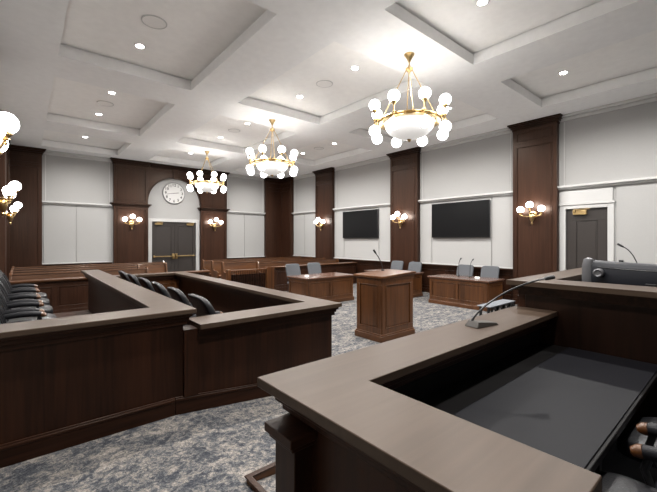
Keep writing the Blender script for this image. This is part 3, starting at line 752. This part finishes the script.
counsel_table('counsel_table', 'cherry panelled table below the television, with two gooseneck microphones', 8.62, 9.42, 4.20, 5.82, [('-X', 2), ('-Y', 1), ('+X', 2), ('+Y', 1)])
counsel_table('counsel_table', 'cherry panelled table half hidden behind the podium', 8.62, 9.42, 6.66, 8.25, [('-X', 2), ('-Y', 1), ('+X', 2), ('+Y', 1)])
counsel_table('counsel_table', 'cherry panelled table between the jury box corner and the podium', 5.64, 7.30, 7.53, 8.36, [('-X', 1), ('-Y', 2), ('+X', 1), ('+Y', 2)])

# ------------------------------------------------------------------ grey chairs (local +X forward)
def grey_chair(loc, rz, label):
    t = thing('upholstered_chair', label, 'chair', loc, rz, 'grey counsel chairs')
    def L(): return local(t)
    b = L(); b.pillow((0, 0, .45), .225, .245, .045, .35, 24, 10); b.sharp = 80; link('seat', b, M['fabric'], t)
    b = L(); b.pillow((-.21, 0, .78), .035, .25, .23, .28, 28, 16, lambda p: (p.x - .06 * p.z / .23 + .3 * p.y * p.y, p.y, p.z)); b.sharp = 80; link('backrest', b, M['fabric'], t)
    for sx in (-1, 1):
        for sy in (-1, 1):
            b = L(); b.tube([(sx * .17, sy * .19, .42), (sx * .20, sy * .21, .0)], [.016, .012], 10)
            link('leg', b, M['dark_metal'], t)
    b = L()
    for sy in (-1, 1): b.tube([(-.17, sy * .19, .42), (-.21, sy * .19, .50), (-.225, sy * .19, .62)], .012, 8)
    link('back_frame', b, M['dark_metal'], t)
    return t
g0 = grey_chair((9.72, 5.50, 0), PI, 'grey upholstered chair behind table under television, farther from the single door')
dup(g0, (9.72, 4.76, 0), PI, 'grey upholstered chair behind table under television, nearer the single door')
dup(g0, (9.72, 8.03, 0), PI, 'grey upholstered chair behind the podium table, farther from the microphones table')
dup(g0, (9.72, 7.28, 0), PI, 'grey upholstered chair behind the podium table, nearer the microphones table')
dup(g0, (6.28, 8.88, 0), -PI / 2, 'grey upholstered chair by the jury box corner table, nearer the jury box')
dup(g0, (7.10, 8.88, 0), -PI / 2, 'grey upholstered chair by the jury box corner table, farther from the jury box')

mic('table_microphone', 'slim gooseneck microphone on the table under television, nearer the podium', (9.2, 5.3, .74), curve((9.2, 5.3, .75), (9.2, 5.3, 1.0), (9.2, 5.28, 1.15), (9.2, 5.24, 1.2)), .06, .007, puck(.05, .03))
mic('table_microphone', 'slim gooseneck microphone on the table under television, nearer the single door', (9.2, 4.96, .74), curve((9.2, 4.96, .75), (9.2, 4.96, 1.0), (9.2, 4.94, 1.14), (9.2, 4.89, 1.19)), .06, .007, puck(.05, .03))
def card(loc, rz, label, w=.12, h=.03):
    t = thing('name_card', label, 'card', loc, rz); b = local(t)
    b.add([(-w / 2, -.04, 0), (w / 2, -.04, 0), (w / 2, .04, 0), (-w / 2, .04, 0), (-w / 2, 0, h), (w / 2, 0, h)], [(0, 3, 2, 1), (0, 1, 5, 4), (2, 3, 4, 5), (1, 2, 5), (3, 0, 4)]); link('folded_card', b, M['white_card'], t, smooth=False)
card((9.15, 4.72, .74), PI / 2, 'small white folded card on table below the television'); card((5.98, 8.0, .74), 0, 'small white folded card on table by the jury box corner')

# ------------------------------------------------------------------ podium
x0, x1, y0, y1 = 4.65, 5.50, 4.09, 4.68
pd = thing('podium', 'cherry panelled podium with slanted top standing alone on the carpet', 'podium', (5.07, 4.4, 0))
b = MB(); b.box(x0, x1, y0, y1, .12, 1.06)
b.framed(face(x0, y1, .13, -PI / 2), y1 - y0, .93, 1, .08, .09, .09); b.framed(face(x0, y0, .13, 0), x1 - x0, .93, 1, .085, .09, .09)
b.framed(face(x1, y0, .13, PI / 2), y1 - y0, .93, 1, .08, .09, .09); link('body', b, M['cherryZ'], pd, .004)
b = MB(); b.box(x0 - .035, x1 + .035, y0 - .035, y1 + .035, 0, .10); b.box(x0 - .022, x1 + .022, y0 - .022, y1 + .022, .10, .13); link('plinth', b, M['cherryX'], pd, .006)
b = MB(); za, zb = 1.085, 1.125; q = .05
b.add([(x0 - q, y0 - q, za), (x1 + q, y0 - q, zb), (x1 + q, y1 + q, zb), (x0 - q, y1 + q, za), (x0 - q, y0 - q, za + .04), (x1 + q, y0 - q, zb + .04), (x1 + q, y1 + q, zb + .04), (x0 - q, y1 + q, za + .04)],
      [(0, 3, 2, 1), (4, 5, 6, 7), (0, 1, 5, 4), (1, 2, 6, 5), (2, 3, 7, 6), (3, 0, 4, 7)])
link('top', b, M['cherryX'], pd, .006)
b = MB(); q = .022
b.add([(x0 - q, y0 - q, 1.05), (x1 + q, y0 - q, 1.05), (x1 + q, y1 + q, 1.05), (x0 - q, y1 + q, 1.05), (x0 - q, y0 - q, za), (x1 + q, y0 - q, zb), (x1 + q, y1 + q, zb), (x0 - q, y1 + q, za)],
      [(0, 3, 2, 1), (4, 5, 6, 7), (0, 1, 5, 4), (1, 2, 6, 5), (2, 3, 7, 6), (3, 0, 4, 7)])
link('top_moulding', b, M['cherryX'], pd, .004)
mic('podium_microphone', 'black gooseneck microphone mounted on the podium top', (5.28, 4.62, 1.155), curve((5.28, 4.62, 1.16), (5.28, 4.62, 1.28), (5.22, 4.66, 1.40), (5.17, 4.70, 1.49)), .08, .008, puck(.035, .02))

# ------------------------------------------------------------------ low table with black apron beyond the clerk bench
st = thing('side_table', 'low narrow grey topped table with black scalloped apron behind the desk microphone', 'table', (6.7, 3.1, 0))
x0, x1, y0, y1 = 6.22, 7.26, 2.98, 3.22
b = MB(); b.box(x0, x1, y0, y1, .555, .57); link('top', b, M['grey_top'], st, .004)
b = MB()
n = 4; w = (x1 - x0 - .06) / n
for k in range(n):
    xa_ = x0 + .03 + k * w; pts = [(xa_, .555), (xa_, .44)]
    for i in range(9):
        a = PI * i / 8; pts.append((xa_ + w / 2 - (w / 2 - .05) * math.cos(a), .44 + .09 * math.sin(a)))
    pts += [(xa_ + w, .44), (xa_ + w, .555)]
    m_ = len(pts)
    for i in range(2, m_ - 3):
        (p, pz), (q_, qz) = pts[i], pts[i + 1]
        b.add([(p, y0 - .004, pz), (q_, y0 - .004, qz), (q_, y0 - .004, .555), (p, y0 - .004, .555), (p, y0 + .02, pz), (q_, y0 + .02, qz), (q_, y0 + .02, .555), (p, y0 + .02, .555)],
              [(0, 1, 2, 3), (4, 7, 6, 5), (0, 4, 5, 1), (2, 6, 7, 3)])
    b.box(xa_, xa_ + .05, y0 - .004, y0 - .004, .42, .555); b.box(xa_ + w - .05, xa_ + w, y0 - .004, y0 - .004, .42, .555)
link('apron', b, M['black'], st)
for sx in (x0 + .05, x1 - .05):
    for sy in (y0 + .05, y1 - .05):
        b = MB(); b.box(sx - .02, sx + .02, sy - .02, sy + .02, 0, .555); link('leg', b, M['black'], st, .003)

# ------------------------------------------------------------------ gallery bar and pews
YR = 10.35
def bar(label, x0, x1, n):
    t = thing('gallery_rail', label, 'railing', ((x0 + x1) / 2, YR, 0))
    b = MB(); b.box(x0, x1, YR - .05, YR + .05, 0, .79); b.framed(face(x0, YR - .05, .14, 0), x1 - x0, .62, n, .1, .08, .08, .02, .018); b.box(x0, x1, YR - .075, YR - .05, 0, .14); link('panel', b, M['pilZ'], t, .005)
    b = MB(); b.box(x0, x1, YR - .16, YR + .16, .815, .85); b.box(x0, x1, YR - .10, YR + .10, .79, .815); link('rail_cap', b, M['cherryX'], t, .008)
bar('cherry panelled gallery rail behind the jury box', XL + .12, 4.15, 5)
bar('cherry panelled gallery rail reaching from the spindled section to the television wall', 6.36, XR - .16, 4)
gt = thing('gallery_balustrade', 'cherry railing section with close dark spindles in front of the pews', 'railing', (5.5, YR, 0))
b = MB(); b.box(4.75, 6.08, YR - .05, YR + .05, .775, .81); link('top_rail', b, M['cherryX'], gt, .006)
b = MB(); b.box(4.75, 6.08, YR - .04, YR + .04, .06, .13); link('bottom_rail', b, M['cherryX'], gt, .006)
b = MB(); b.box(4.84, 6.06, YR + .03, YR + .05, .10, .655); link('dark_gap_sheet', b, M['gloss_black'], gt)  # black sheet added to darken the gaps behind the spindles
for xx in (4.72, 6.08):
    b = MB(); b.box(xx, xx + (.1 if xx < 5 else .27), YR - .07, YR + .07, 0, .83 if xx < 5 else .85); link('post', b, M['cherryZ'], gt, .006)
for k in range(20):
    xx = 4.86 + k * .062
    b = MB(); b.lathe([(.011, .13), (.011, .25), (.02, .35), (.012, .45), (.02, .6), (.011, .68), (.011, .775)], 10, (xx, YR, 0)); link('spindle', b, M['walnutZ'], gt)
def pew(x0, x1, y, label):
    t = thing('pew', label, 'pew', ((x0 + x1) / 2, y, 0), group='gallery pews')
    b = MB(); b.box(x0 + .05, x1 - .05, y - .46, y - .03, .40, .44); link('seat', b, M['cherryX'], t, .008)
    b = MB(); T = Matrix.Translation((0, y - .05, .42)) @ Matrix.Rotation(math.radians(-9), 4, 'X'); b.T = T; b.box(x0 + .05, x1 - .05, 0, .03, 0, .50); b.box(x0 + .05, x1 - .05, -.02, .05, .50, .53); link('backrest', b, M['cherryX'], t, .006)
    for xx in (x0, x1 - .05):
        b = MB(); P = [(y - .50, 0), (y + .06, 0), (y + .09, .5), (y + .10, .94), (y + .06, .975), (y, .975), (y - .05, .93), (y - .10, .66), (y - .16, .62), (y - .44, .61), (y - .50, .56)]
        n = len(P); vs = [(xx, *p) for p in P] + [(xx + .05, *p) for p in P]
        b.add(vs, [tuple(range(n)), tuple(range(n, 2 * n))[::-1]] + [(i, n + i, n + (i + 1) % n, (i + 1) % n) for i in range(n)]); link('end_panel', b, M['cherryZ'], t, .005)
pw = ['front', 'second', 'third', 'rear']
for k, (y, xe) in enumerate(((11.1, 2.70), (12.0, 2.68), (12.9, 3.72), (13.8, 3.9))): pew(XL + .25, xe, y, 'cherry wood pew on the jury box side of the aisle, %s row' % pw[k])
for k, y in enumerate((11.15, 12.0, 12.9, 13.8)): pew(5.30 if k else 6.2, XR - .35, y, 'cherry wood pew on the television side of the aisle, %s row' % pw[k])

# ------------------------------------------------------------------ world, camera, colour
w = bpy.data.worlds.new('world'); SC.world = w; w.use_nodes = True
w.node_tree.nodes['Background'].inputs['Color'].default_value = (.5, .5, .5, 1); w.node_tree.nodes['Background'].inputs['Strength'].default_value = .05
cam = bpy.data.cameras.new('camera'); co = bpy.data.objects.new('camera', cam); COL.objects.link(co); SC.camera = co
cam.sensor_fit = 'HORIZONTAL'; cam.sensor_width = 36; cam.lens = 36 * 360.4 / 657; cam.clip_start = .05; cam.clip_end = 100
cam.shift_y = -(246 - 239.6) / 657
co.location = (0, 0, 1.75); th = math.atan(305.2 / 360.4); co.rotation_euler = (PI / 2, 0, -th)
vs_ = SC.view_settings; vs_.view_transform = 'Standard'; vs_.look = 'None'; vs_.gamma = 1; vs_.use_curve_mapping = False; vs_.exposure = 1.5
